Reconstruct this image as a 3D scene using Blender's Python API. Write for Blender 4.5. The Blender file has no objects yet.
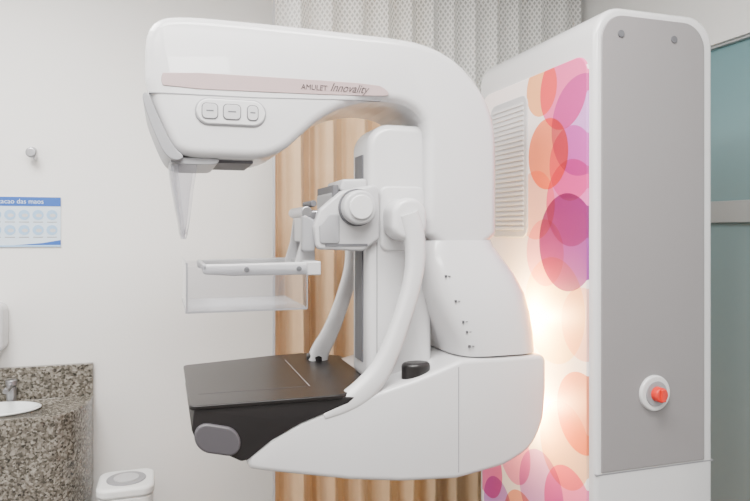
import bpy, bmesh, math
from mathutils import Vector, Matrix

scene = bpy.context.scene
COL = scene.collection

# ------------------------------------------------------------------ materials
def principled(name, color, rough=0.4, metal=0.0, coat=0.0, spec=0.5, noise=0.0, nscale=60.0):
    m = bpy.data.materials.new(name); m.use_nodes = True
    nt = m.node_tree; b = nt.nodes["Principled BSDF"]
    b.inputs["Base Color"].default_value = (*color, 1)
    b.inputs["Roughness"].default_value = rough
    b.inputs["Metallic"].default_value = metal
    b.inputs["Coat Weight"].default_value = coat
    b.inputs["Specular IOR Level"].default_value = spec
    if noise > 0:
        tc = nt.nodes.new("ShaderNodeTexCoord")
        n = nt.nodes.new("ShaderNodeTexNoise"); n.inputs["Scale"].default_value = nscale
        n.inputs["Detail"].default_value = 4
        bp = nt.nodes.new("ShaderNodeBump"); bp.inputs["Strength"].default_value = noise
        bp.inputs["Distance"].default_value = 0.002
        nt.links.new(tc.outputs["Object"], n.inputs["Vector"])
        nt.links.new(n.outputs["Fac"], bp.inputs["Height"])
        nt.links.new(bp.outputs["Normal"], b.inputs["Normal"])
    return m

M_WHITE = principled("white_plastic", (0.58, 0.575, 0.585), 0.27, coat=0.35)
M_WHITE2 = principled("off_white_plastic", (0.46, 0.456, 0.47), 0.35)
M_LGREY = principled("light_grey_plastic", (0.27, 0.27, 0.285), 0.38)
M_GREY = principled("grey_side_panel", (0.225, 0.212, 0.217), 0.45, noise=0.1, nscale=300)
M_SEAM = principled("seam_grey", (0.10, 0.10, 0.11), 0.6)
M_SOFTSEAM = principled("seam_soft_grey", (0.24, 0.24, 0.255), 0.6)
M_BAND = principled("taupe_band", (0.40, 0.30, 0.30), 0.35)
M_DARK = principled("dark_charcoal_plastic", (0.013, 0.0115, 0.012), 0.35, spec=0.4)
M_DARKTOP = principled("carbon_table_top", (0.0100, 0.0085, 0.0085), 0.36, noise=0.1, nscale=200, spec=0.30)
M_LOBE = principled("dark_grey_rubber", (0.065, 0.060, 0.068), 0.45)
M_METAL = principled("brushed_metal", (0.42, 0.42, 0.44), 0.3, metal=0.9)
M_RED = principled("red_button", (0.60, 0.02, 0.01), 0.35)
M_TEXT = principled("ink_dark", (0.05, 0.035, 0.035), 0.5)
M_BLACK = principled("ink_black", (0.08, 0.08, 0.09), 0.5)
M_WALL = principled("wall_paint", (0.80, 0.785, 0.765), 0.75, noise=0.25, nscale=90)
M_WALLR = principled("wall_paint_right", (0.82, 0.82, 0.81), 0.75, noise=0.25, nscale=90)
M_WALLF = principled("wall_front_darkened", (0.28, 0.27, 0.265), 0.75, noise=0.25, nscale=90)  # unseen wall behind the camera, darkened to cut bounce light and raise contrast
M_CEIL = principled("ceiling_paint", (0.85, 0.85, 0.84), 0.85)
M_FLOOR = principled("floor_vinyl", (0.15, 0.14, 0.135), 0.4, noise=0.1)  # floor is out of view; kept dark so less light bounces up
M_CERAMIC = principled("ceramic", (0.8, 0.82, 0.82), 0.1, coat=0.5)
M_BIN = principled("bin_plastic", (0.74, 0.74, 0.73), 0.35)
M_ALU = principled("aluminium_frame", (0.42, 0.45, 0.46), 0.4, metal=0.2)
M_BLUE = principled("poster_blue", (0.02, 0.10, 0.40), 0.5)
M_LBLUE = principled("poster_light_blue", (0.32, 0.50, 0.73), 0.5)
M_PAPER = principled("poster_paper", (0.60, 0.70, 0.80), 0.5)
M_LIGHTPANEL = bpy.data.materials.new("light_panel"); M_LIGHTPANEL.use_nodes = True
_b = M_LIGHTPANEL.node_tree.nodes["Principled BSDF"]
_b.inputs["Emission Color"].default_value = (1, 0.98, 0.95, 1); _b.inputs["Emission Strength"].default_value = 6

def clear_mat(name, tint, base_fac, edge_fac, col=(0.75, 0.76, 0.78)):
    m = bpy.data.materials.new(name); m.use_nodes = True
    nt = m.node_tree; nt.nodes.clear()
    o = nt.nodes.new("ShaderNodeOutputMaterial")
    t = nt.nodes.new("ShaderNodeBsdfTransparent"); t.inputs["Color"].default_value = (*tint, 1)
    g = nt.nodes.new("ShaderNodeBsdfPrincipled"); g.inputs["Base Color"].default_value = (*col, 1)
    g.inputs["Roughness"].default_value = 0.08
    lw = nt.nodes.new("ShaderNodeFresnel"); lw.inputs["IOR"].default_value = 1.45
    mr = nt.nodes.new("ShaderNodeMapRange")
    mr.inputs["To Min"].default_value = base_fac; mr.inputs["To Max"].default_value = edge_fac
    mx = nt.nodes.new("ShaderNodeMixShader")
    nt.links.new(lw.outputs[0], mr.inputs["Value"]); nt.links.new(mr.outputs[0], mx.inputs[0])
    nt.links.new(t.outputs[0], mx.inputs[1]); nt.links.new(g.outputs[0], mx.inputs[2])
    nt.links.new(mx.outputs[0], o.inputs[0])
    return m
M_CLEAR = clear_mat("clear_polycarbonate", (0.94, 0.94, 0.95), 0.03, 0.8)
M_SHIELD = clear_mat("tinted_polycarbonate", (0.91, 0.91, 0.93), 0.01, 0.45, (0.5, 0.5, 0.53))
M_CLEAREDGE = clear_mat("polycarbonate_edge", (0.5, 0.5, 0.53), 0.5, 0.9, (.42, .42, .45))

def glass_teal():
    m = bpy.data.materials.new("frosted_teal_glass"); m.use_nodes = True
    nt = m.node_tree; b = nt.nodes["Principled BSDF"]
    tc = nt.nodes.new("ShaderNodeTexCoord"); sep = nt.nodes.new("ShaderNodeSeparateXYZ")
    mr = nt.nodes.new("ShaderNodeMapRange")
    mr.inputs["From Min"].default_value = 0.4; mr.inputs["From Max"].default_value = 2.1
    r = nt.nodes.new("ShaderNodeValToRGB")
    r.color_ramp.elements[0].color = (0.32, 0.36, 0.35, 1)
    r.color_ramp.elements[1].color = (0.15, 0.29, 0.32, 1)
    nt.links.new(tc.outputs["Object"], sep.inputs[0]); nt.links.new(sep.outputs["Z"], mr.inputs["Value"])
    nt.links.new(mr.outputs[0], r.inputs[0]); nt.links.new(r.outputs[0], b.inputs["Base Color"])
    b.inputs["Roughness"].default_value = 0.3
    return m
M_TEAL = glass_teal()

def granite():
    m = bpy.data.materials.new("granite"); m.use_nodes = True
    nt = m.node_tree; b = nt.nodes["Principled BSDF"]
    tc = nt.nodes.new("ShaderNodeTexCoord")
    v = nt.nodes.new("ShaderNodeTexVoronoi"); v.inputs["Scale"].default_value = 140
    n = nt.nodes.new("ShaderNodeTexNoise"); n.inputs["Scale"].default_value = 70; n.inputs["Detail"].default_value = 5
    r = nt.nodes.new("ShaderNodeValToRGB"); cr = r.color_ramp
    cr.elements[0].position = 0.2; cr.elements[0].color = (0.018, 0.018, 0.016, 1)
    cr.elements[1].position = 0.85; cr.elements[1].color = (0.36, 0.335, 0.29, 1)
    e = cr.elements.new(0.42); e.color = (0.095, 0.084, 0.068, 1)
    e = cr.elements.new(0.62); e.color = (0.19, 0.17, 0.142, 1)
    sp = nt.nodes.new("ShaderNodeSeparateColor")
    mx = nt.nodes.new("ShaderNodeMath"); mx.operation = 'MULTIPLY_ADD'
    mx.inputs[1].default_value = 0.5
    m2 = nt.nodes.new("ShaderNodeMath"); m2.operation = 'MULTIPLY'; m2.inputs[1].default_value = 0.55
    nt.links.new(tc.outputs["Object"], v.inputs["Vector"]); nt.links.new(tc.outputs["Object"], n.inputs["Vector"])
    nt.links.new(v.outputs["Color"], sp.inputs[0]); nt.links.new(sp.outputs[0], mx.inputs[0])
    nt.links.new(n.outputs["Fac"], m2.inputs[0]); nt.links.new(m2.outputs[0], mx.inputs[2])
    nt.links.new(mx.outputs[0], r.inputs[0]); nt.links.new(r.outputs[0], b.inputs["Base Color"])
    b.inputs["Roughness"].default_value = 0.2
    return m
M_GRANITE = granite()

def fabric():
    m = bpy.data.materials.new("tan_curtain_fabric"); m.use_nodes = True
    nt = m.node_tree; b = nt.nodes["Principled BSDF"]
    b.inputs["Base Color"].default_value = (0.60, 0.405, 0.235, 1)
    b.inputs["Roughness"].default_value = 0.6
    b.inputs["Sheen Weight"].default_value = 0.2
    tr = nt.nodes.new("ShaderNodeTexCoord")
    w = nt.nodes.new("ShaderNodeTexNoise"); w.inputs["Scale"].default_value = 11; w.inputs["Detail"].default_value = 2
    bp = nt.nodes.new("ShaderNodeBump"); bp.inputs["Strength"].default_value = 0.6; bp.inputs["Distance"].default_value = 0.012
    nt.links.new(tr.outputs["Object"], w.inputs["Vector"]); nt.links.new(w.outputs["Fac"], bp.inputs["Height"])
    nt.links.new(bp.outputs["Normal"], b.inputs["Normal"])
    return m
M_FABRIC = fabric()

def net():
    m = bpy.data.materials.new("white_net_fabric"); m.use_nodes = True
    nt = m.node_tree; nt.nodes.clear(); L = nt.links.new
    o = nt.nodes.new("ShaderNodeOutputMaterial")
    tc = nt.nodes.new("ShaderNodeTexCoord"); sep = nt.nodes.new("ShaderNodeSeparateXYZ")
    L(tc.outputs["UV"], sep.inputs[0])
    def mth(op, a, b=None):
        n = nt.nodes.new("ShaderNodeMath"); n.operation = op
        for i, x in enumerate((a, b)):
            if x is None: continue
            if isinstance(x, (int, float)): n.inputs[i].default_value = x
            else: L(x, n.inputs[i])
        return n.outputs[0]
    u = mth('MULTIPLY', sep.outputs["X"], 46.0); v = mth('MULTIPLY', sep.outputs["Y"], 32.0)
    a = mth('ABSOLUTE', mth('SUBTRACT', mth('FRACT', mth('ADD', u, v)), 0.5))
    c = mth('ABSOLUTE', mth('SUBTRACT', mth('FRACT', mth('SUBTRACT', u, v)), 0.5))
    mn = mth('MINIMUM', a, c)
    fac = mth('LESS_THAN', mn, 0.19)
    fac = mth('ADD', mth('MULTIPLY', fac, 0.50), 0.50)
    t = nt.nodes.new("ShaderNodeBsdfTransparent")
    d = nt.nodes.new("ShaderNodeBsdfDiffuse"); d.inputs["Color"].default_value = (0.97, 0.965, 0.945, 1)
    tl = nt.nodes.new("ShaderNodeBsdfTranslucent"); tl.inputs["Color"].default_value = (0.97, 0.965, 0.945, 1)
    md = nt.nodes.new("ShaderNodeMixShader"); md.inputs[0].default_value = 0.15
    L(d.outputs[0], md.inputs[1]); L(tl.outputs[0], md.inputs[2])
    mx = nt.nodes.new("ShaderNodeMixShader")
    L(fac, mx.inputs[0]); L(t.outputs[0], mx.inputs[1]); L(md.outputs[0], mx.inputs[2]); L(mx.outputs[0], o.inputs[0])
    return m
M_NET = net()

def circles_mat():
    """printed decal: overlapping translucent discs, coordinates are the panel's own (Y,Z) metres"""
    m = bpy.data.materials.new("printed_circle_panel"); m.use_nodes = True
    nt = m.node_tree; b = nt.nodes["Principled BSDF"]; L = nt.links.new
    tc = nt.nodes.new("ShaderNodeTexCoord")
    mp = nt.nodes.new("ShaderNodeVectorMath"); mp.operation = 'MULTIPLY'; mp.inputs[1].default_value = (0, 1, 1)
    L(tc.outputs["Object"], mp.inputs[0])
    prev = None
    circ = [
        (1.555, 1.835, .075, (.98, .56, .30)), (1.455, 1.815, .105, (.90, .22, .48)), (1.38, 1.71, .125, (.70, .42, .82)),
        (1.525, 1.655, .095, (.95, .36, .20)), (1.42, 1.62, .095, (.88, .34, .66)),
        (1.585, 1.52, .095, (1., .66, .54)), (1.440, 1.42, .125, (.40, .09, .42)), (1.42, 1.52, .11, (.84, .24, .60)),
        (1.54, 1.39, .09, (.95, .58, .66)), (1.50, 1.24, .14, (1., .84, .58)), (1.37, 1.22, .09, (.97, .68, .60)),
        (1.38, 1.00, .100, (.93, .42, .26)), (1.45, .90, .11, (.97, .70, .50)),
        (1.56, .74, .11, (.70, .44, .82)), (1.43, .74, .11, (.90, .30, .54)), (1.86, .70, .09, (.88, .26, .52)),
        (1.80, .60, .09, (.66, .40, .80)), (1.66, .60, .10, (.96, .5, .35)),
        (1.45, .5, .11, (.75, .4, .8)), (1.7, .4, .11, (.92, .4, .55)), (1.70, .80, .09, (.90, .42, .64)),
    ]
    for (y, z, r, c) in circ:
        d = nt.nodes.new("ShaderNodeVectorMath"); d.operation = 'DISTANCE'
        L(mp.outputs[0], d.inputs[0]); d.inputs[1].default_value = (0, y, z)
        lt = nt.nodes.new("ShaderNodeMath"); lt.operation = 'LESS_THAN'; lt.inputs[1].default_value = r
        L(d.outputs["Value"], lt.inputs[0])
        mx = nt.nodes.new("ShaderNodeMix"); mx.data_type = 'RGBA'; mx.blend_type = 'MULTIPLY'
        L(lt.outputs[0], mx.inputs[0])
        if prev is None: mx.inputs[6].default_value = (0.84, 0.75, 0.73, 1)
        else: L(prev, mx.inputs[6])
        mx.inputs[7].default_value = (*[v ** 1.3 for v in c], 1)
        prev = mx.outputs[2]
    L(prev, b.inputs["Base Color"]); b.inputs["Roughness"].default_value = 0.5
    return m
M_CIRC = circles_mat()

# ------------------------------------------------------------------ helpers
def empty(name, loc):
    e = bpy.data.objects.new(name, None); e.location = loc; e.empty_display_size = 0.1
    COL.objects.link(e); return e

def add(name, verts, faces, mat, parent=None, bevel=0.0, seg=3, ang=35, flat_from=None, recalc=True):
    me = bpy.data.meshes.new(name)
    me.from_pydata([tuple(v) for v in verts], [], faces)
    for i, p in enumerate(me.polygons): p.use_smooth = not (flat_from is not None and i >= flat_from)
    if recalc:
        bm = bmesh.new(); bm.from_mesh(me); bmesh.ops.recalc_face_normals(bm, faces=bm.faces); bm.to_mesh(me); bm.free()
    me.materials.append(mat)
    me.set_sharp_from_angle(angle=math.radians(ang))
    ob = bpy.data.objects.new(name, me); COL.objects.link(ob)
    if parent:
        ob.parent = parent; ob.matrix_parent_inverse = Matrix.Translation(-Vector(parent.location))
    if bevel > 0:
        b = ob.modifiers.new("bevel", 'BEVEL'); b.width = bevel; b.segments = seg
        b.limit_method = 'ANGLE'; b.angle_limit = math.radians(38)
        b.use_clamp_overlap = False; b.harden_normals = True
    return ob

def prism(name, pts, y0, y1, mat, parent=None, bevel=0.0, seg=3, axis='Y'):
    n = len(pts); V = []
    for y in (y0, y1):
        for (a, c) in pts:
            if axis == 'Y': V.append((a, y, c))
            elif axis == 'X': V.append((y, a, c))
            else: V.append((a, c, y))
    F = [list(range(n)), list(range(n, 2 * n))[::-1]]
    for i in range(n):
        j = (i + 1) % n; F.append([i, j, n + j, n + i])
    return add(name, V, F, mat, parent, bevel, seg)

def box(name, x0, x1, y0, y1, z0, z1, mat, parent=None, bevel=0.0, seg=3):
    return prism(name, [(x0, z0), (x1, z0), (x1, z1), (x0, z1)], y0, y1, mat, parent, bevel, seg)

def fillet(P, r):
    out = []; n = len(P)
    for i in range(n):
        a = Vector(P[i - 1][:2]); b = Vector(P[i][:2]); c = Vector(P[(i + 1) % n][:2])
        rr = P[i][2] if len(P[i]) > 2 else r
        d1 = (a - b); d2 = (c - b); l1, l2 = d1.length, d2.length
        d1.normalize(); d2.normalize()
        cosang = max(-1, min(1, d1.dot(d2))); ang = math.acos(cosang)
        if ang > math.radians(178) or rr <= 0:
            out.append(tuple(b)); continue
        t = rr / math.tan(ang / 2); t = min(t, l1 * .49, l2 * .49); rr = t * math.tan(ang / 2)
        bis = (d1 + d2).normalized(); cen = b + bis * (rr / math.sin(ang / 2))
        p1 = b + d1 * t; p2 = b + d2 * t
        a1 = math.atan2(p1.y - cen.y, p1.x - cen.x); a2 = math.atan2(p2.y - cen.y, p2.x - cen.x)
        da = (a2 - a1 + math.pi) % (2 * math.pi) - math.pi
        k = max(2, int(abs(da) / math.radians(8)) + 1)
        for j in range(k + 1):
            aa = a1 + da * j / k; out.append((cen.x + rr * math.cos(aa), cen.y + rr * math.sin(aa)))
    return out

def earclip(P):
    """P: CCW polygon -> list of CCW index triples"""
    def cr(a, b, c): return (b[0] - a[0]) * (c[1] - a[1]) - (b[1] - a[1]) * (c[0] - a[0])
    idx = list(range(len(P))); T = []
    while len(idx) > 3:
        m = len(idx); best = None; bq = -1e9; fb = None; fq = -1e9
        for k in range(m):
            i0, i1, i2 = idx[k - 1], idx[k], idx[(k + 1) % m]
            a, b, c = P[i0], P[i1], P[i2]
            s = cr(a, b, c)
            if s > fq: fq = s; fb = k
            if s <= 1e-13: continue
            q = s / (((c[0] - a[0]) ** 2 + (c[1] - a[1]) ** 2) + 1e-12)
            if q <= bq: continue
            ok = True
            for h in idx:
                if h in (i0, i1, i2): continue
                p = P[h]
                if cr(a, b, p) >= -1e-13 and cr(b, c, p) >= -1e-13 and cr(c, a, p) >= -1e-13:
                    ok = False; break
            if ok: best = k; bq = q
        k = best if best is not None else fb
        m = len(idx)
        T.append((idx[k - 1], idx[k], idx[(k + 1) % m])); idx.pop(k)
    T.append(tuple(idx))
    return T

def rprism(name, P, y0, y1, mat, parent, bev, seg=5, corner=None):
    """rounded prism: filleted outline, rolled-over edges, ear-clipped flat caps, explicit outward winding"""
    pts = fillet(P, corner if corner is not None else bev * 1.3)
    q = []
    for p in pts:
        if not q or (Vector(p) - Vector(q[-1])).length > 1e-3: q.append(p)
    if (Vector(q[0]) - Vector(q[-1])).length < 1e-3: q.pop()
    pts = q; n = len(pts)
    area = sum(pts[i][0] * pts[(i + 1) % n][1] - pts[(i + 1) % n][0] * pts[i][1] for i in range(n))
    if area < 0: pts = pts[::-1]
    N = []
    for i in range(n):
        t = (Vector(pts[(i + 1) % n]) - Vector(pts[i])).normalized() + (Vector(pts[i]) - Vector(pts[i - 1])).normalized()
        t.normalize(); N.append(Vector((-t.y, t.x)))
    rings = []
    for side in (0, 1):
        for k in range(seg + 1):
            th = (math.pi / 2) * (k / seg)
            if side == 1: th = math.pi / 2 - th
            ins = bev * (1 - math.sin(th)); dy = bev * (1 - math.cos(th))
            y = y0 + dy if side == 0 else y1 - dy
            rings.append([(pts[i][0] + N[i].x * ins, y, pts[i][1] + N[i].y * ins) for i in range(n)])
    V = [p for r in rings for p in r]; F = []
    for k in range(len(rings) - 1):
        for i in range(n):
            j = (i + 1) % n; F.append([k * n + i, (k + 1) * n + i, (k + 1) * n + j, k * n + j])
    ff = len(F)
    last = (len(rings) - 1) * n
    for (a, b, c) in earclip([(p[0], p[2]) for p in rings[0]]):
        F.append([a, b, c]); F.append([last + c, last + b, last + a])
    return add(name, V, F, mat, parent, ang=60, flat_from=ff, recalc=False)

def rrect(x0, x1, z0, z1, r, seg=8, corners=(1, 1, 1, 1)):
    P = []
    C = [(x0 + r, z0 + r, 180), (x1 - r, z0 + r, 270), (x1 - r, z1 - r, 0), (x0 + r, z1 - r, 90)]
    S = [(x0, z0), (x1, z0), (x1, z1), (x0, z1)]
    for k in range(4):
        if corners[k]:
            cx, cz, a0 = C[k]
            for i in range(seg + 1):
                a = math.radians(a0 + 90 * i / seg); P.append((cx + r * math.cos(a), cz + r * math.sin(a)))
        else: P.append(S[k])
    return P

def chaikin(P, it=1, closed=True):
    for _ in range(it):
        Q = []; n = len(P)
        rng = range(n) if closed else range(n - 1)
        if not closed: Q.append(P[0])
        for i in rng:
            a = P[i]; b = P[(i + 1) % n]
            Q.append(tuple(a[k] * .75 + b[k] * .25 for k in range(len(a))))
            Q.append(tuple(a[k] * .25 + b[k] * .75 for k in range(len(a))))
        if not closed: Q.append(P[-1])
        P = Q
    return P

def loft(name, rings, mat, parent=None, caps=True, ang=50, closed=True):
    n = len(rings[0]); V = [p for r in rings for p in r]; F = []
    for k in range(len(rings) - 1):
        for i in range(n if closed else n - 1):
            j = (i + 1) % n
            F.append([k * n + i, k * n + j, (k + 1) * n + j, (k + 1) * n + i])
    if caps:
        F.append(list(range(n))); F.append(list(range((len(rings) - 1) * n, len(rings) * n))[::-1])
    return add(name, V, F, mat, parent, ang=ang)

def sellipse(x0, x1, y0, y1, z, e=4.5, n=72):
    cx, cy, a, b = (x0 + x1) / 2, (y0 + y1) / 2, (x1 - x0) / 2, (y1 - y0) / 2
    R = []
    for i in range(n):
        t = 2 * math.pi * i / n; c, s = math.cos(t), math.sin(t)
        R.append((cx + a * math.copysign(abs(c) ** (2 / e), c), cy + b * math.copysign(abs(s) ** (2 / e), s), z))
    return R

def cyl(name, c, r, d, axis, mat, parent=None, bevel=0.0, n=40, rz=None):
    rz = rz or r
    if axis == 'Y':
        pts = [(c[0] + r * math.cos(2 * math.pi * i / n), c[2] + rz * math.sin(2 * math.pi * i / n)) for i in range(n)]
        return prism(name, pts, c[1] - d / 2, c[1] + d / 2, mat, parent, bevel)
    if axis == 'X':
        pts = [(c[1] + r * math.cos(2 * math.pi * i / n), c[2] + rz * math.sin(2 * math.pi * i / n)) for i in range(n)]
        return prism(name, pts, c[0] - d / 2, c[0] + d / 2, mat, parent, bevel, axis='X')
    pts = [(c[0] + r * math.cos(2 * math.pi * i / n), c[1] + rz * math.sin(2 * math.pi * i / n)) for i in range(n)]
    return prism(name, pts, c[2] - d / 2, c[2] + d / 2, mat, parent, bevel, axis='Z')

# ------------------------------------------------------------------ room shell
XL, XR, YF, YB, H = -1.9, 1.9, -1.6, 2.9, 2.65
box("floor", XL - .1, XR + .1, YF - .1, YB + .1, -0.1, 0, M_FLOOR)
box("ceiling", XL - .1, XR + .1, YF - .1, YB + .1, H, H + .1, M_CEIL)
box("wall_back", XL - .1, XR + .1, YB, YB + .1, 0, H, M_WALL)
box("wall_left", XL - .1, XL, YF, YB, 0, H, M_WALLR)
box("wall_front", XL - .1, XR + .1, YF - .1, YF, 0, H, M_WALLF)
DY0, DY1, DZ = 0.75, 2.15, 2.125
wr = empty("wall_right", (XR, 1.0, 0))
box("wall_right_lintel", XR, XR + .1, YF, YB, DZ, H, M_WALLR, wr)
box("wall_right_near", XR, XR + .1, YF, DY0, 0, DZ, M_WALLR, wr)
box("wall_right_far", XR, XR + .1, DY1, YB, 0, DZ, M_WALLR, wr)
dr = empty("door_1", (XR, 1.4, 0))
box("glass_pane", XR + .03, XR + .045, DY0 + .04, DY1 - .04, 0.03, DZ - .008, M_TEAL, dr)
box("mid_rail", XR + .012, XR + .06, DY0 + .04, DY1 - .04, 1.478, 1.556, M_ALU, dr, .003)
box("top_rail", XR + .012, XR + .06, DY0, DY1, DZ - .010, DZ, M_ALU, dr, .002)
box("bottom_rail", XR + .012, XR + .06, DY0, DY1, 0, 0.06, M_ALU, dr, .003)
box("stile_1", XR + .012, XR + .06, DY0, DY0 + .05, 0.06, DZ - .010, M_ALU, dr, .003)
box("stile_2", XR + .012, XR + .06, DY1 - .05, DY1, 0.06, DZ - .010, M_ALU, dr, .003)

# ------------------------------------------------------------------ curtain
def curtain():
    X0, X1, Yc = 0.415, 1.86, 2.62
    nx = 520; zs = [0.06 + 0.17 * i for i in range(11)] + [1.9, 1.93, 1.96, 2.2, 2.55]
    V = []; F = []; mi = []
    def off(x, z):
        k = 2 * math.pi / 0.112
        sway = 0.35 * math.sin(2.4 * z + 7 * x) + 0.25 * math.sin(4.1 * z - 11 * x)
        ph = k * x + 1.5 * math.sin(5.3 * x) + (sway if z < 1.93 else 0.2)
        s = math.sin(ph) + 0.18 * math.sin(2 * ph + 0.8) + 0.12 * math.sin(3.3 * k * x + z)
        amp = 0.034 + 0.010 * math.sin(13 * x + 0.6 * z)
        return amp * s * (1.0 if z < 1.95 else 0.6)
    for z in zs:
        for i in range(nx + 1):
            x = X0 + (X1 - X0) * i / nx
            V.append((x, Yc + off(x, z), z))
    for k in range(len(zs) - 1):
        for i in range(nx):
            a = k * (nx + 1) + i
            F.append([a, a + 1, a + nx + 2, a + nx + 1]); mi.append(0 if zs[k] < 1.93 else 1)
    me = bpy.data.meshes.new("hospital_curtain"); me.from_pydata(V, [], F)
    me.materials.append(M_FABRIC); me.materials.append(M_NET)
    uv = me.uv_layers.new(name="UVMap")
    arc = [0]
    base = (len(zs) - 2) * (nx + 1)
    for i in range(nx): arc.append(arc[-1] + (Vector(V[base + i + 1]) - Vector(V[base + i])).length)
    for p, m_ in zip(me.polygons, mi):
        p.material_index = m_; p.use_smooth = True
        for li, vi in zip(p.loop_indices, p.vertices):
            uv.data[li].uv = (arc[vi % (nx + 1)], V[vi][2])
    ob = bpy.data.objects.new("curtain_cloth", me); COL.objects.link(ob)
    e = empty("hospital_curtain", (1.15, Yc, 0.06))
    ob.parent = e; ob.matrix_parent_inverse = Matrix.Translation(-Vector(e.location))
    box("curtain_track", X0 - .02, X1 + .03, Yc - .015, Yc + .015, 2.55, 2.65, M_ALU, e, .003)
    box("hem_seam", X0 - .004, X0 + .006, Yc - .03, Yc - .024, .06, 2.55, M_WHITE2, e)
curtain()

# ------------------------------------------------------------------ mammography machine
MM = empty("mammography_machine", (1.15, 1.63, 0))
AY0, AY1 = 1.50, 1.78

arm = [(-.038, 1.80), (-.038, 1.862), (-.028, 1.897), (-.003, 1.918), (.04, 1.925), (.1, 1.927), (.2, 1.927), (.3, 1.926), (.42, 1.924), (.54, 1.922),
       (.614, 1.915), (.681, 1.892), (.736, 1.853), (.778, 1.801), (.801, 1.757), (.813, 1.706), (.816, 1.65), (.816, 1.55), (.816, 1.40),
       (.622, 1.40), (.622, 1.55), (.622, 1.64), (.621, 1.695), (.610, 1.728), (.580, 1.754), (.535, 1.765), (.472, 1.763), (.410, 1.746), (.349, 1.712),
       (.3015, 1.668), (.267, 1.636), (.228, 1.618), (.19, 1.613), (.15, 1.613), (.110, 1.613), (.066, 1.613), (.036, 1.618), (.016, 1.634), (-.010, 1.69), (-.030, 1.745), (-.038, 1.775)]
rprism("c_arm_upper", chaikin(arm, 1), AY0, AY1, M_WHITE, MM, .022, 6, corner=.022)
prism("head_seam", [(-.030, 1.748), (-.030, 1.7505), (.20, 1.753), (.50, 1.7645), (.50, 1.7630), (.20, 1.7515)], AY0 - .0012, AY0 + .02, M_SOFTSEAM, MM)
bez = [(-.046, 1.745), (-.032, 1.752), (-.012, 1.70), (.020, 1.632), (.046, 1.612), (.030, 1.602), (.010, 1.608), (-.006, 1.63), (-.034, 1.70)]
prism("head_bezel", chaikin(bez, 2), AY0 - .004, AY1 + .004, M_LGREY, MM, bevel=.003)
band = [(.000, 1.7985), (-.006, 1.780), (.000, 1.762), (.30, 1.767), (.50, 1.774), (.522, 1.778), (.514, 1.790), (.490, 1.802), (.30, 1.802)]
prism("name_band", chaikin(band, 1), AY0 - .002, AY0 + .01, M_BAND, MM, bevel=.001)
def text(name, body, x, z, size, shear=0.0, sx=1.0):
    c = bpy.data.curves.new(name, 'FONT'); c.body = body; c.size = size; c.shear = shear; c.extrude = 0.0004
    c.materials.append(M_TEXT)
    o = bpy.data.objects.new(name, c); o.location = (x, AY0 - .0028, z); o.rotation_euler = (math.radians(90), 0, 0); o.scale = (sx, 1, 1)
    COL.objects.link(o); o.parent = MM; o.matrix_parent_inverse = Matrix.Translation(-Vector(MM.location))
text("band_letters_small", "AMULET", .303, 1.778, .0175, 0.1, 0.95)
text("band_letters_script", "Innovality", .372, 1.778, .028, 0.5, 0.85)
prism("key_panel_rim", rrect(.066, .223, 1.684, 1.746, .030, 10), AY0 - .004, AY0 + .01, M_LGREY, MM, bevel=.003)
prism("key_panel", rrect(.069, .220, 1.687, 1.743, .028, 10), AY0 - .0065, AY0 + .01, M_WHITE, MM, bevel=.003)
for i, (x, w) in enumerate(((.098, .036), (.146, .040), (.192, .026))):
    prism("key_%d_rim" % (i + 1), rrect(x - w / 2, x + w / 2, 1.697, 1.733, .010), AY0 - .0078, AY0, M_SEAM, MM)
    prism("key_%d" % (i + 1), rrect(x - w / 2 + .0018, x + w / 2 - .0018, 1.6988, 1.7312, .009), AY0 - .0092, AY0, M_WHITE2, MM, bevel=.001)
    box("key_%d_icon" % (i + 1), x - w * .22, x + w * .22, AY0 - .0096, AY0 - .008, 1.714, 1.717, M_SEAM, MM)
prism("collimator_rail", chaikin([(.015, 1.613), (.015, 1.598), (.105, 1.598), (.120, 1.604), (.120, 1.613)], 1), AY0 + .02, AY1 - .02, M_LGREY, MM, bevel=.002)
box("collimator_window", .03, .20, AY0 + .05, AY1 - .05, 1.606, 1.613, M_SEAM, MM)

def shield():
    rings = []
    rows = [(1.612, .010, .074, .118), (1.58, .013, .070, .117), (1.54, .019, .064, .113), (1.50, .026, .060, .106), (1.465, .033, .056, .096), (1.442, .036, .053, .082), (1.430, .040, .050, .06)]
    yc = (AY0 + AY1) / 2
    for (z, xf, xb, hw) in rows:
        r = []
        for i in range(33):
            t = math.pi * i / 32
            r.append((xb - (xb - xf) * math.sin(t) ** 0.5, yc - hw * math.copysign(abs(math.cos(t)) ** 0.6, math.cos(t)), z))
        rings.append(r)
    o = loft("face_shield", rings, M_SHIELD, MM, caps=False, closed=False)
    s = o.modifiers.new("th", 'SOLIDIFY'); s.thickness = .002
shield()

# inner lift column
rprism("lift_column", [(.478, 1.07), (.65, 1.07), (.65, 1.715), (.478, 1.715, .06)], 1.535, 1.68, M_WHITE, MM, .020, 5)
box("lift_rail", .4745, .482, 1.575, 1.64, 1.12, 1.64, M_SEAM, MM)
box("lift_side_seam", .500, .5015, 1.5342, 1.54, 1.10, 1.42, M_SEAM, MM)
rprism("lift_side_cover", [(.507, 1.40), (.625, 1.40), (.625, 1.56), (.507, 1.56)], 1.527, 1.545, M_WHITE, MM, .006, 3, corner=.02)

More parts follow.
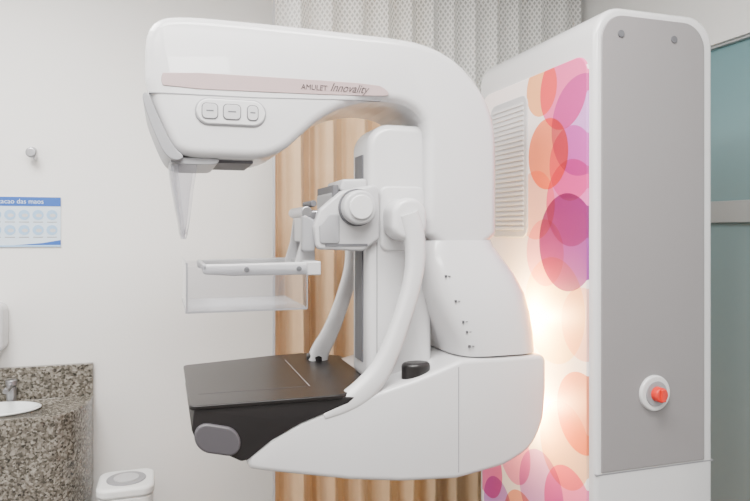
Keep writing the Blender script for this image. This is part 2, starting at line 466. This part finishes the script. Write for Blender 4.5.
# flared lower housing
hs = [(1.425, .619, .819, 1.497, 1.783), (1.41, .612, .824, 1.492, 1.788), (1.385, .608, .842, 1.482, 1.798), (1.34, .612, .874, 1.466, 1.814),
      (1.29, .622, .899, 1.452, 1.828), (1.24, .638, .911, 1.444, 1.836), (1.19, .660, .917, 1.440, 1.840), (1.142, .682, .919, 1.439, 1.841)]
loft("flared_housing", [sellipse(a, b, c, d, z, 4.4) for (z, a, b, c, d) in hs], M_WHITE, MM)
loft("housing_joint", [sellipse(.692, .905, 1.450, 1.830, z, 4.6) for z in (1.10, 1.15)], M_SEAM, MM)
for i, (x, z, y) in enumerate(((.655, 1.335, 1.4675), (.674, 1.275, 1.4528), (.691, 1.225, 1.4468), (.700, 1.20, 1.4453), (.707, 1.165, 1.4438))):
    box("scale_mark_%d" % (i + 1), x, x + .004, y - .0008, y + .008, z, z + .006, M_BLACK, MM)
    box("scale_tick_%d" % (i + 1), x + .008, x + .013, y - .0020, y + .008, z + .003, z + .0042, M_BLACK, MM)
box("mode_mark", .800, .803, AY0 - .001 + .003, AY0 + .01, 1.555, 1.565, M_BLACK, MM)

# lower arm / bucky support (white)
low = [(.919, 1.138, .020), (.919, 1.05), (.913, .975), (.880, .905), (.80, .870), (.672, .852), (.530, .862), (.408, .880), (.291, .905), (.213, .922), (.174, .932, .016),
       (.174, .961, .016), (.225, .994), (.291, 1.024), (.36, 1.046), (.42, 1.062), (.50, 1.083), (.56, 1.098), (.62, 1.116), (.685, 1.138, .02)]
rprism("lower_arm", low, 1.437, 1.843, M_WHITE, MM, .012, 5, corner=.12)
box("lower_arm_seam", .6745, .6765, 1.4364, 1.45, .868, 1.122, M_SOFTSEAM, MM)
# dark patient table
dk = [(.062, 1.072, .004), (.056, 1.03), (.066, 1.004, .02), (.10, .985), (.160, .951, .012), (.174, .953, .006), (.225, .990), (.291, 1.022), (.36, 1.044), (.40, 1.056, .003), (.42, 1.072, .003)]
rprism("table_body", dk, 1.434, 1.866, M_DARK, MM, .003, 3, corner=.02)
tp = [(.052, 1.430, .015), (.380, 1.427), (.455, 1.485), (.50, 1.56), (.50, 1.88), (.40, 1.955), (.30, 1.94), (.052, 1.875, .015)]
prism("table_top", fillet(tp, .03), 1.070, 1.080, M_DARKTOP, MM, .003, axis='Z')
box("field_line_1", .330, .3320, 1.53, 1.86, 1.0798, 1.0804, M_LGREY, MM)
box("field_line_2", .075, .3320, 1.53, 1.5315, 1.0798, 1.0804, M_LOBE, MM)
lobe = [(x, z - (x - .06) * .25) for x, z in rrect(.062, .158, .985, 1.048, .030, 8)]
prism("table_grip", lobe, 1.426, 1.45, M_LOBE, MM, bevel=.006, seg=3)
cyl("pivot_boot", (.580, 1.475, 1.108), .036, .050, 'Z', M_DARK, MM, .010, rz=.026)
cyl("pivot_boot_far", (.42, 1.845, 1.085), .030, .030, 'Z', M_DARK, MM, .010)

def sweep(name, path, yc, thick, mat):
    pw = chaikin(path, 3, closed=False); rings = []; n = len(pw)
    for i, p in enumerate(pw):
        a = Vector(pw[max(0, i - 1)][:2]); b = Vector(pw[min(n - 1, i + 1)][:2]); t = (b - a).normalized(); nr = Vector((-t.y, t.x))
        w = p[2] / 2; hh = thick / 2; r = []
        for k in range(28):
            th = 2 * math.pi * k / 28; c, s = math.cos(th), math.sin(th)
            cc = math.copysign(abs(c) ** .7, c) * w; ss = math.copysign(abs(s) ** .7, s) * hh
            r.append((p[0] + nr.x * cc, yc + ss, p[1] + nr.y * cc))
        rings.append(r)
    return loft(name, rings, mat, MM, ang=80)
path = [(.552, 1.490, .048), (.566, 1.45, .052), (.573, 1.40, .046), (.568, 1.34, .042), (.549, 1.275, .041), (.526, 1.21, .042), (.500, 1.15, .046), (.472, 1.105, .054), (.43, 1.068, .056), (.385, 1.047, .044), (.345, 1.032, .022)]
sweep("handle_near", path, 1.457, .046, M_WHITE)
sweep("handle_far", [(x - .045 if z > 1.08 else x - .01, max(z, 1.075) if z < 1.08 else z, w) for x, z, w in path[:9]], 1.838, .044, M_WHITE)
for nm, a, b, dx in (("handle_head_near", 1.446, 1.53, 0), ("handle_head_far", 1.76, 1.85, -.03)):
    rprism(nm, [(.512 + dx, 1.425), (.600 + dx, 1.425), (.600 + dx, 1.528), (.512 + dx, 1.528)], a, b, M_WHITE, MM, .014, 5, corner=.040)

# compression carriage
box("carriage_block", .385, .478, 1.535, 1.70, 1.41, 1.545, M_LGREY, MM, .010)
rprism("carriage_top", [(.405, 1.545), (.478, 1.545), (.478, 1.578), (.415, 1.575)], 1.54, 1.69, M_WHITE2, MM, .006, 3)
rprism("carriage_side", [(.345, 1.405), (.338, 1.46), (.352, 1.50), (.405, 1.545), (.50, 1.565), (.502, 1.43), (.46, 1.400)], 1.515, 1.545, M_WHITE2, MM, .007, 3, corner=.015)
rprism("carriage_side_inset", [(.352, 1.418), (.350, 1.46), (.375, 1.49), (.40, 1.49), (.40, 1.418)], 1.511, 1.53, M_LGREY, MM, .003, 2, corner=.008)
cyl("compression_knob_ring", (.442, 1.512, 1.505), .045, .012, 'Y', M_SEAM, MM)
cyl("compression_knob", (.442, 1.495, 1.505), .041, .040, 'Y', M_WHITE2, MM, .008)
cyl("compression_knob_cap", (.442, 1.473, 1.505), .029, .010, 'Y', M_WHITE, MM, .003)
box("carriage_front", .322, .39, 1.56, 1.68, 1.42, 1.50, M_METAL, MM, .006)
box("carriage_gap", .388, .402, 1.530, 1.70, 1.43, 1.56, M_SEAM, MM, .002)
box("carriage_slot", .365, .47, 1.513, 1.52, 1.412, 1.418, M_SEAM, MM)
cyl("carriage_hinge", (.325, 1.62, 1.495), .013, .17, 'Y', M_METAL, MM, .003)
cyl("carriage_lever", (.345, 1.60, 1.515), .008, .10, 'Y', M_SEAM, MM, .002)
rprism("carriage_clamp", [(.314, 1.40), (.345, 1.40), (.345, 1.475), (.314, 1.49)], 1.53, 1.56, M_LGREY, MM, .005, 3)
br = [(.300, 1.358), (.352, 1.358), (.352, 1.41), (.345, 1.49), (.328, 1.49), (.318, 1.42)]
rprism("paddle_bracket", br, 1.565, 1.585, M_WHITE2, MM, .004, 3, corner=.008)
rprism("paddle_bracket_far", br, 1.70, 1.72, M_WHITE2, MM, .004, 3, corner=.008)
box("paddle_crossbar", .318, .352, 1.50, 1.79, 1.345, 1.378, M_WHITE2, MM, .004)
for nm, y in (("paddle_bar_near", 1.515), ("paddle_bar_far", 1.775)):
    rprism(nm, [(.083, 1.352), (.15, 1.347), (.352, 1.347), (.352, 1.377), (.15, 1.374), (.083, 1.374)], y - .010, y + .010, M_WHITE2, MM, .004, 3, corner=.008)
    yy = y - .0115 if y < 1.6 else y + .0115
    cyl(nm + "_screw_1", (.18, yy, 1.361), .006, .004, 'Y', M_SEAM, MM)
    cyl(nm + "_screw_2", (.30, yy, 1.361), .006, .004, 'Y', M_SEAM, MM)
box("paddle_front_bar", .083, .093, 1.505, 1.785, 1.360, 1.374, M_LGREY, MM, .003)
t = .003
px0, px1, py0, py1, pz0, pz1 = .050, .318, 1.500, 1.80, 1.268, 1.378
box("paddle_floor", px0, px1, py0, py1, pz0, pz0 + t, M_CLEAR, MM)
box("paddle_wall_near", px0, px1, py0 - t, py0, pz0, pz1 - .008, M_CLEAR, MM)
box("paddle_wall_far", px0, px1, py1, py1 + t, pz0, pz1 - .008, M_CLEAR, MM)
box("paddle_wall_front", px0 - t, px0, py0 - t, py1 + t, pz0, pz1, M_CLEAR, MM)
box("paddle_edge_near", px0, px1, py0 - t - .001, py0, pz0 - .001, pz0 + .003, M_CLEAREDGE, MM)
box("paddle_edge_front", px0 - t - .001, px0, py0, py1, pz0 - .001, pz0 + .003, M_CLEAREDGE, MM)
box("paddle_rim_front", px0 - t - .001, px0, py0 - t, py1 + t, pz1 - .003, pz1 + .001, M_CLEAREDGE, MM)
box("paddle_corner_near", px0 - t, px0 + .001, py0 - t - .0005, py0, pz0, pz1, M_CLEAREDGE, MM)
box("paddle_corner_back", px1 - .001, px1 + .001, py0 - t - .0005, py0, pz0, pz1 - .03, M_CLEAREDGE, MM)

# column
CX0, CX1, CY0, CY1, CZ = .983, 1.338, 1.328, 1.932, 1.992
rprism("column_body", [(CX0, 0, .015), (CX1, 0, .015), (CX1, CZ, .075), (CX0, CZ, .075)], CY0, CY1, M_WHITE, MM, .014, 5)
for nm, a, b in (("column_side_panel", CY0 - .003, CY0 + .01), ("column_side_panel_far", CY1 - .01, CY1 + .003)):
    prism(nm, rrect(.998, 1.308, .868, 1.972, .065, 10, (0, 0, 1, 1)), a, b, M_GREY, MM, bevel=.003)
box("column_base_seam", CX0 + .002, CX1 - .002, CY0 - .0006, CY1 + .0006, .862, .865, M_SOFTSEAM, MM)
prism("printed_front_panel", rrect(CY0 + .025, CY1 - .03, .10, 1.88, .045, 8, (0, 0, 1, 1)), CX0 - .006, CX0 + .01, M_CIRC, MM, bevel=.003, axis='X')
prism("vent_panel", rrect(1.622, 1.838, 1.43, 1.835, .03, 8), CX0 - .010, CX0 + .005, M_WHITE2, MM, bevel=.003, axis='X')
for i in range(26):
    z = 1.452 + i * .0142
    box("vent_slat_%d" % (i + 1), CX0 - .0125, CX0 - .009, 1.640, 1.82, z, z + .0075, M_WHITE, MM, .001)
for i, x in enumerate((1.053, 1.211)):
    cyl("column_screw_%d" % (i + 1), (x, CY0 - .003, 1.926), .009, .006, 'Y', M_SEAM, MM, .001)
cyl("stop_button_ring", (1.150, CY0 - .005, 1.05), .044, .014, 'Y', M_WHITE, MM, .005)
cyl("stop_button_well", (1.150, CY0 - .0125, 1.05), .031, .004, 'Y', M_LGREY, MM, .001)
cyl("stop_button", (1.150, CY0 - .02, 1.05), .018, .028, 'Y', M_RED, MM, .004)
box("stop_button_grip", 1.144, 1.156, CY0 - .040, CY0 - .02, 1.035, 1.065, M_RED, MM, .002)
cyl("rotation_shaft", (.945, 1.72, 1.10), .085, .14, 'X', M_LGREY, MM, .004)

# ------------------------------------------------------------------ wash basin counter
WC = empty("granite_washstand", (-.75, 2.74, 0))
def bool_cut(ob, cutter):
    m = ob.modifiers.new("cut", 'BOOLEAN'); m.object = cutter; m.operation = 'DIFFERENCE'; m.solver = 'EXACT'
    dg = bpy.context.evaluated_depsgraph_get(); me = bpy.data.meshes.new_from_object(ob.evaluated_get(dg))
    ob.modifiers.clear(); ob.data = me
    bpy.data.objects.remove(cutter, do_unlink=True)
outline = [(-1.25, 2.58), (-.42, 2.58), (-.36, 2.595), (-.315, 2.64), (-.285, 2.72), (-.272, 2.80), (-.272, 2.899), (-1.25, 2.899)]
top = prism("counter_top", outline, .755, .785, M_GRANITE, WC, axis='Z')
cut = cyl("cutter", (-.60, 2.725, .77), .155, .2, 'Z', M_GRANITE, WC, rz=.095)
bpy.context.view_layer.update()
bool_cut(top, cut)
ap_in = [(-1.25, 2.60), (-.425, 2.60), (-.37, 2.614), (-.332, 2.655), (-.304, 2.725), (-.292, 2.80), (-.292, 2.899)]
outer = outline[:7]
V = []
for z in (.42, .756):
    for p in outer: V.append((p[0], p[1], z))
    for p in ap_in[::-1]: V.append((p[0], p[1], z))
n = 14; F = [list(range(n)), list(range(n, 2 * n))[::-1]] + [[i, (i + 1) % n, n + (i + 1) % n, n + i] for i in range(n)]
add("counter_apron", V, F, M_GRANITE, WC)
box("backsplash", -1.25, -.272, 2.875, 2.899, .785, .912, M_GRANITE, WC, .002)
rings = []
for (s, z) in ((1.0, .785), (1.06, .789), (1.06, .793), (1.0, .795), (.95, .785), (.88, .745), (.70, .70), (.40, .675), (.08, .67)):
    rings.append([(-.60 + .155 * s * math.cos(2 * math.pi * i / 48), 2.725 + .095 * s * math.sin(2 * math.pi * i / 48), z) for i in range(48)])
loft("basin_bowl", rings, M_CERAMIC, WC, caps=False, ang=80)
cyl("faucet_base", (-.56, 2.845, .815), .018, .06, 'Z', M_METAL, WC, .003)
cyl("faucet_spout", (-.56, 2.80, .850), .010, .11, 'Y', M_METAL, WC, .002)
cyl("faucet_knob", (-.56, 2.845, .862), .020, .022, 'Z', M_METAL, WC, .004)
box("counter_leg", -1.24, -.32, 2.68, 2.89, 0, .42, M_DARK, WC, .004)

# ------------------------------------------------------------------ pedal bin
PB = empty("pedal_bin", (-.135, 2.62, 0))
bx = .035; bz = -.02
prism("bin_body", rrect(-.262 + bx, -.072 + bx, 2.53, 2.72, .04, 8), .02, .50 + bz, M_BIN, PB, bevel=.006, axis='Z')
prism("bin_base", rrect(-.256 + bx, -.078 + bx, 2.536, 2.714, .04, 8), 0, .02, M_SEAM, PB, axis='Z')
prism("bin_lid", rrect(-.268 + bx, -.066 + bx, 2.524, 2.726, .045, 8), .50 + bz, .54 + bz, M_BIN, PB, bevel=.014, seg=4, axis='Z')
cyl("bin_lid_disc", (-.167 + bx, 2.62, .541 + bz), .070, .006, 'Z', M_LGREY, PB, .002)
cyl("bin_lid_disc_inner", (-.167 + bx, 2.62, .545 + bz), .045, .004, 'Z', M_WHITE2, PB, .001)
box("bin_pedal", -.20 + bx, -.135 + bx, 2.495, 2.54, .02, .035, M_SEAM, PB, .003)

# ------------------------------------------------------------------ wall hook
WH = empty("wall_hook", (-.494, 2.9, 1.76))
cyl("hook_plate", (-.497, 2.894, 1.765), .018, .010, 'Y', M_METAL, WH, .002)
cyl("hook_stem", (-.494, 2.872, 1.760), .007, .04, 'Y', M_METAL, WH)
cyl("hook_knob", (-.492, 2.848, 1.755), .020, .016, 'Y', M_METAL, WH, .006)
box("hook_tip", -.486, -.478, 2.85, 2.895, 1.728, 1.75, M_METAL, WH, .002)

# ------------------------------------------------------------------ poster
PO = empty("hand_washing_poster", (-.54, 2.898, 1.48))
box("poster_sheet", -.70, -.393, 2.895, 2.899, 1.385, 1.583, M_PAPER, PO)
box("poster_header", -.70, -.393, 2.8935, 2.896, 1.547, 1.583, M_BLUE, PO)
box("poster_footer", -.70, -.393, 2.8935, 2.896, 1.385, 1.392, M_LBLUE, PO)
prism("poster_swoosh", [(-.56, 1.392), (-.393, 1.392), (-.393, 1.412), (-.46, 1.400)], 2.8937, 2.896, M_BLUE, PO)
tcv = bpy.data.curves.new("poster_title", 'FONT'); tcv.body = "Higienizacao das maos"; tcv.size = .026; tcv.materials.append(M_PAPER)
to = bpy.data.objects.new("poster_title", tcv); to.location = (-.69, 2.8930, 1.557); to.rotation_euler = (math.radians(90), 0, 0); COL.objects.link(to)
to.parent = PO; to.matrix_parent_inverse = Matrix.Translation(-Vector(PO.location))
k = 0
for r_ in range(2):
    for c_ in range(6):
        k += 1
        x = -.675 + c_ * .050; z = 1.512 - r_ * .060
        cyl("poster_picture_%d" % k, (x, 2.8945, z), .020, .0016, 'Y', M_LBLUE, PO)
        cyl("poster_hand_%d" % k, (x + .003, 2.8938, z - .002), .011, .0012, 'Y', M_WHITE, PO, rz=.007)
        box("poster_caption_%d" % k, x - .018, x + .018, 2.8942, 2.8952, z - .030, z - .027, M_LGREY, PO)

# ------------------------------------------------------------------ towel dispenser
TD = empty("paper_towel_dispenser", (-.70, 2.83, 1.09))
prism("dispenser_body", rrect(-.84, -.578, .985, 1.17, .03, 6), 2.79, 2.899, M_WHITE, TD, bevel=.012)
box("dispenser_slot", -.80, -.62, 2.80, 2.86, .978, .99, M_SEAM, TD)

# ------------------------------------------------------------------ lights
def panel_light(i, x, y, sx, sy, power):
    e = empty("ceiling_light_panel" if i == 0 else "ceiling_light_panel.%03d" % i, (x, y, H))
    box("panel_frame", x - sx / 2 - .02, x + sx / 2 + .02, y - sy / 2 - .02, y + sy / 2 + .02, H - .02, H - .001, M_ALU, e)
    box("panel_diffuser", x - sx / 2, x + sx / 2, y - sy / 2, y + sy / 2, H - .024, H - .0205, M_LIGHTPANEL, e)
    l = bpy.data.lights.new("ceiling_area", 'AREA'); l.shape = 'RECTANGLE'; l.size = sx; l.size_y = sy; l.energy = power
    l.color = (1.0, 0.985, 0.955)
    o = bpy.data.objects.new("ceiling_area", l); o.location = (x, y, H - .03); COL.objects.link(o)
    o.parent = e; o.matrix_parent_inverse = Matrix.Translation(-Vector(e.location))
panel_light(0, .3, .6, 1.2, .6, 72)
panel_light(1, -.7, 1.6, .6, 1.2, 60)
panel_light(2, -.4, -.7, 1.2, .6, 56)

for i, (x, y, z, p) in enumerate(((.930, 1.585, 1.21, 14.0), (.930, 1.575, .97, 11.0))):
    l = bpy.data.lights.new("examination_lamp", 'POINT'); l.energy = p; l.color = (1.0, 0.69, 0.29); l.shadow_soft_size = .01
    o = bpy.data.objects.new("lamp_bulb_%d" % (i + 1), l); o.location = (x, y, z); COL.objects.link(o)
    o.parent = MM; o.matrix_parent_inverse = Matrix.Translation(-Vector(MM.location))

w = bpy.data.worlds.new("world"); scene.world = w; w.use_nodes = True
w.node_tree.nodes["Background"].inputs[0].default_value = (.8, .85, .9, 1); w.node_tree.nodes["Background"].inputs[1].default_value = .3

# ------------------------------------------------------------------ camera
cam = bpy.data.cameras.new("camera"); cam.sensor_width = 36; cam.lens = 655 / 750 * 36
cam.shift_y = -20 / 750; cam.clip_start = .05
co = bpy.data.objects.new("camera", cam); COL.objects.link(co)
co.location = (0, 0, 1.45); co.rotation_euler = (math.radians(90), 0, math.radians(-17.9))
scene.camera = co
